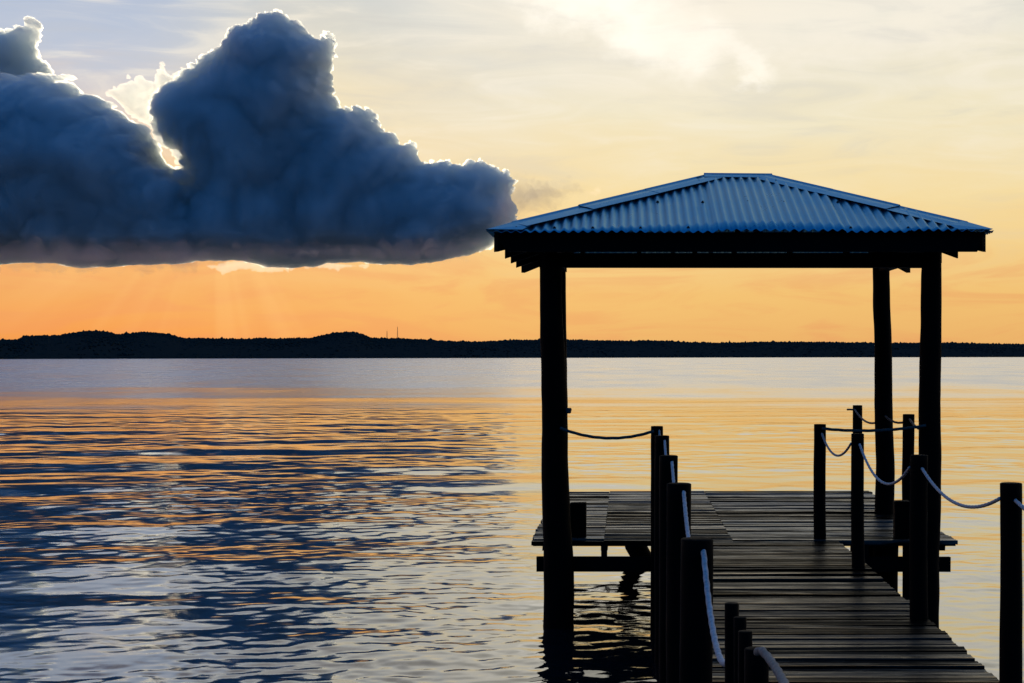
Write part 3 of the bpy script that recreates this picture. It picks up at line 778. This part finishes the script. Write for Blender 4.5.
# crooked natural brace at the far end, leaning over the water
mb = MB(); BY = 18.9
def crook(i, L): return .11 + .06 * L
mb.tube([(X(645, BY), BY, -.3), (X(642, BY), BY, .0), (X(635, BY), BY, .15), (X(629.5, BY), BY, .33), (X(626.5, BY), BY, .5), (X(626, BY), BY, .62)], lambda i, L: (.125, .125, .125, .11, .10, .098)[i], 14)
mb.build('brace', M_post, plat, True)
# walkway frame
for x in (.42, 1.1, 1.80):
    pbeam((x - .03, 1.3, UZ - .14), (x + .03, PF - .03, UZ), 'stringer', walk)
for k, y in enumerate((3.5, 5.6, 7.9, 10.1, 12.4)):
    pile(walk, .50, y, .085, 60 + k, UZ - .142); pile(walk, 1.72, y, .085, 70 + k, UZ - .142)
    pbeam((.36, y - .12, UZ - .29), (1.86, y - .07, UZ - .15), 'cross_beam', walk)
# short timber blocks standing on the platform edge beside the front posts
def block(px0, px1, y, pyt, label):
    mb = MB(); mb.box((X(px0, y), y - .02, DECK - .005), (X(px1, y), y + .12, Z(pyt, y)), .004, RN)
    o = mb.build('timber_block', M_post)
    bv = o.modifiers.new('edge', 'BEVEL'); bv.width = .008; bv.segments = 2
    tag(o, label, 'block', 'timber blocks beside the front posts')
block(570, 586, 14.38, 503, 'short upright timber block beside the left front post of the pavilion')
block(895, 910, 14.38, 501, 'short upright timber block beside the right front post of the pavilion')

# ---------------------------------------------------------------- rail posts
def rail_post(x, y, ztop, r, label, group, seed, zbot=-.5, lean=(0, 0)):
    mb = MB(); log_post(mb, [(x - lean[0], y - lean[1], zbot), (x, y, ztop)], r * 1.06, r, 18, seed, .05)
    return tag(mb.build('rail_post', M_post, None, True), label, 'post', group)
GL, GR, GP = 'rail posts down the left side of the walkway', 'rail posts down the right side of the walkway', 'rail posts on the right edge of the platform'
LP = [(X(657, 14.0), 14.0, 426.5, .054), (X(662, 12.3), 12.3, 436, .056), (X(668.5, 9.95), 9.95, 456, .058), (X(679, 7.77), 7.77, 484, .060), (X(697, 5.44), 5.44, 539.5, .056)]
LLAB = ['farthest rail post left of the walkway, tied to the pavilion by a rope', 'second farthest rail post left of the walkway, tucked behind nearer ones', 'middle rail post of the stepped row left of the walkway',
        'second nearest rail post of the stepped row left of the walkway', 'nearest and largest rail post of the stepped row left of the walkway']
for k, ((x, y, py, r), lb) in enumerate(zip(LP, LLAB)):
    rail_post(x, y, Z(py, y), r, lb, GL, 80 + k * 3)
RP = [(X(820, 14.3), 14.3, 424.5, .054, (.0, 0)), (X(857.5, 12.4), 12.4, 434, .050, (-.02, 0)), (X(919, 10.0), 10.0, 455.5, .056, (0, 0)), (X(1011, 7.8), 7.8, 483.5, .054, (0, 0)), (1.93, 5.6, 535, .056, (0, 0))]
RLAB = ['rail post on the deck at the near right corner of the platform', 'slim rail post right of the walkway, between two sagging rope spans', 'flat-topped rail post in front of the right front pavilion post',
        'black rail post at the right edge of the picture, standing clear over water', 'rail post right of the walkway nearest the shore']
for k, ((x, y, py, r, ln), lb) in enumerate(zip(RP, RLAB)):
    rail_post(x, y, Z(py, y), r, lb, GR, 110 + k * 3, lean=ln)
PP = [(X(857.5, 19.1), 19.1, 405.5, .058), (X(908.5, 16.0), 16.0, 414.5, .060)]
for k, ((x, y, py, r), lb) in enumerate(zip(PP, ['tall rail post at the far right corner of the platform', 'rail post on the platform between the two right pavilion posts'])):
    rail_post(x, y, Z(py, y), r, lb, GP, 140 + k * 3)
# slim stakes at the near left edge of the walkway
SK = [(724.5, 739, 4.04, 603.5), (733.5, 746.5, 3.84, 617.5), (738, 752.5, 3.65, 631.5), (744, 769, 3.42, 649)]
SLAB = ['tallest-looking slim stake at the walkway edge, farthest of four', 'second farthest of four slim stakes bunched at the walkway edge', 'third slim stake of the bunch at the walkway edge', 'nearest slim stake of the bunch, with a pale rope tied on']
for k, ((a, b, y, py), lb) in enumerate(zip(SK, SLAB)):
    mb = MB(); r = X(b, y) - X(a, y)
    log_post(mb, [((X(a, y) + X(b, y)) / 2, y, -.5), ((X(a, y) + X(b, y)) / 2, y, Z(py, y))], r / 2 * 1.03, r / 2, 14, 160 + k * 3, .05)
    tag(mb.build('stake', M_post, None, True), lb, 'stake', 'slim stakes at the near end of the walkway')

# ---------------------------------------------------------------- ropes
def span(a, low, b, n=26):
    """rope hanging from a to b through its lowest point"""
    a, b, low = Vector(a), Vector(b), Vector(low); out = []
    h = (b - a); hl = Vector((h.x, h.y)).length; t0 = Vector((low.x - a.x, low.y - a.y)).length / max(hl, 1e-6); t0 = min(.8, max(.2, t0))
    sag = a.z + (b.z - a.z) * t0 - low.z; kk = sag / (4 * t0 * (1 - t0)) * 4
    for i in range(n + 1):
        t = i / n; p = a.lerp(b, t); p.z -= kk * t * (1 - t); out.append(p)
    return out
def rope(paths, r, mat, label, knots=(), cat='rope', name='rope'):
    pts = []
    for p in paths: pts += p if not pts else p[1:]
    # resample evenly so the twist of the strands reads
    P = []; step = r * 1.1
    for a, b in zip(pts, pts[1:]):
        m = max(1, int((b - a).length / step)); P += [a.lerp(b, i / m) for i in range(m)]
    P.append(pts[-1])
    mb = MB(); mb.tube(P, r, 12, twist=.75 / r / 3, strands=3, amp=.10)
    for (c, rr, ax) in knots:
        c = Vector(c); ring = [c + Vector((math.cos(a) * rr, math.sin(a) * rr, .006 * math.sin(3 * a))) for a in [2 * PI * i / 20 for i in range(21)]]
        mb.tube(ring, r * .9, 8)
    return tag(mb.build(name, mat, None, True), label, cat, 'ropes strung between the posts')
def P3(px, py, d): return Vector((X(px, d), d, Z(py, d)))
# left: along the stepped posts; it passes across the near face of each post
def near(x, y, r, dz, ztop): return Vector((x + r * .35, y - r - .006, ztop - dz))
pathsL = []; knotsL = []
Lpt = [near(x, y, r, .035, Z(py, y)) for (x, y, py, r) in LP] + [Vector((X(735, 4.04), 4.06, Z(655, 4.0)))]
for a, b in zip(Lpt, Lpt[1:]):
    low = a.lerp(b, .5); low.z -= .16; pathsL.append(span(a, low, b))
rope(pathsL, .0092, M_rope, 'pale rope running down the stepped posts left of the walkway')
# right
Rlow = [(P3(838, 454.5, 13.4)), P3(884, 480.5, 11.3), P3(970, 504.5, 8.8), P3(1075, 540, 6.7)]
Rpt = [Vector((x + .01, y - r - .004, Z(py, y) - .08)) for (x, y, py, r, _) in RP]
Rarr = [Vector((x - r, y + .01, Z(py, y) - .075)) for (x, y, py, r, _) in RP]
pathsR = []
for i in range(len(Rpt) - 1):
    x, y, py, r, _ = RP[i + 1]
    pathsR += [span(Rpt[i], Rlow[i], Rarr[i + 1]), [Rarr[i + 1], Vector((x, y + .01, Rarr[i + 1].z)), Rpt[i + 1]]]
rope(pathsR, .0092, M_rope, 'pale rope sagging between the posts right of the walkway')
# platform edge, from the far corner post to the right front pavilion post
q = [Vector((PP[0][0] - .04, 19.05, Z(409.5, 19.1))), Vector((X(884, BD), BD - .10, Z(416, BD))), Vector((PP[1][0], 15.93, Z(419, 16.0))), Vector((X(925, FD), FD + .10, Z(430, FD)))]
lows = [P3(869, 422, 18), P3(899, 421.5, 16.4), P3(915, 427, 15)]
rope([[P3(847, 409.5, 19.1), q[0]]] + [span(a, l, b) for a, l, b in zip(q, lows, q[1:])], .011, M_dark_rope, 'dark rope slung along the right edge of the platform')
rope([span(P3(822, 428.5, 14.24), P3(880, 430, 14.15), P3(926, 425.5, 13.95))], .013, M_dark_rope, 'taut dark rope from the corner rail post to the right front pavilion post')
rope([span(P3(560, 428, 13.93), P3(607, 438, 13.95), P3(654, 431, 13.93))], .013, M_dark_rope, 'dark rope sagging from the left front pavilion post to the rail',
     knots=[((X(568.5, FD), FD - .03, Z(409.5, FD)), .018, 0), ((X(568.5, FD), FD - .03, Z(411.5, FD)), .014, 0)])
# pale frayed rope end coming off the nearest stake
mb_path = [P3(757, 652, 3.36), P3(762, 650.5, 3.33), P3(768, 657, 3.25), P3(776, 668, 3.1), P3(787, 688, 2.85), P3(800, 706, 2.6), P3(812, 720, 2.4)]
rope([mb_path], .0085, M_cloth, 'frayed off-white rope tied to the nearest stake by the walkway')

# ---------------------------------------------------------------- render settings
S.view_settings.view_transform = 'Standard'; S.view_settings.look = 'None'
S.view_settings.exposure = 0.0; S.view_settings.gamma = 1.0
S.render.engine = 'CYCLES'
c = S.cycles
c.max_bounces = 10; c.diffuse_bounces = 3; c.glossy_bounces = 4; c.transmission_bounces = 2; c.volume_bounces = 10; c.transparent_max_bounces = 8
c.use_denoising = True; c.sample_clamp_indirect = 6.0
c.caustics_reflective = False; c.caustics_refractive = False
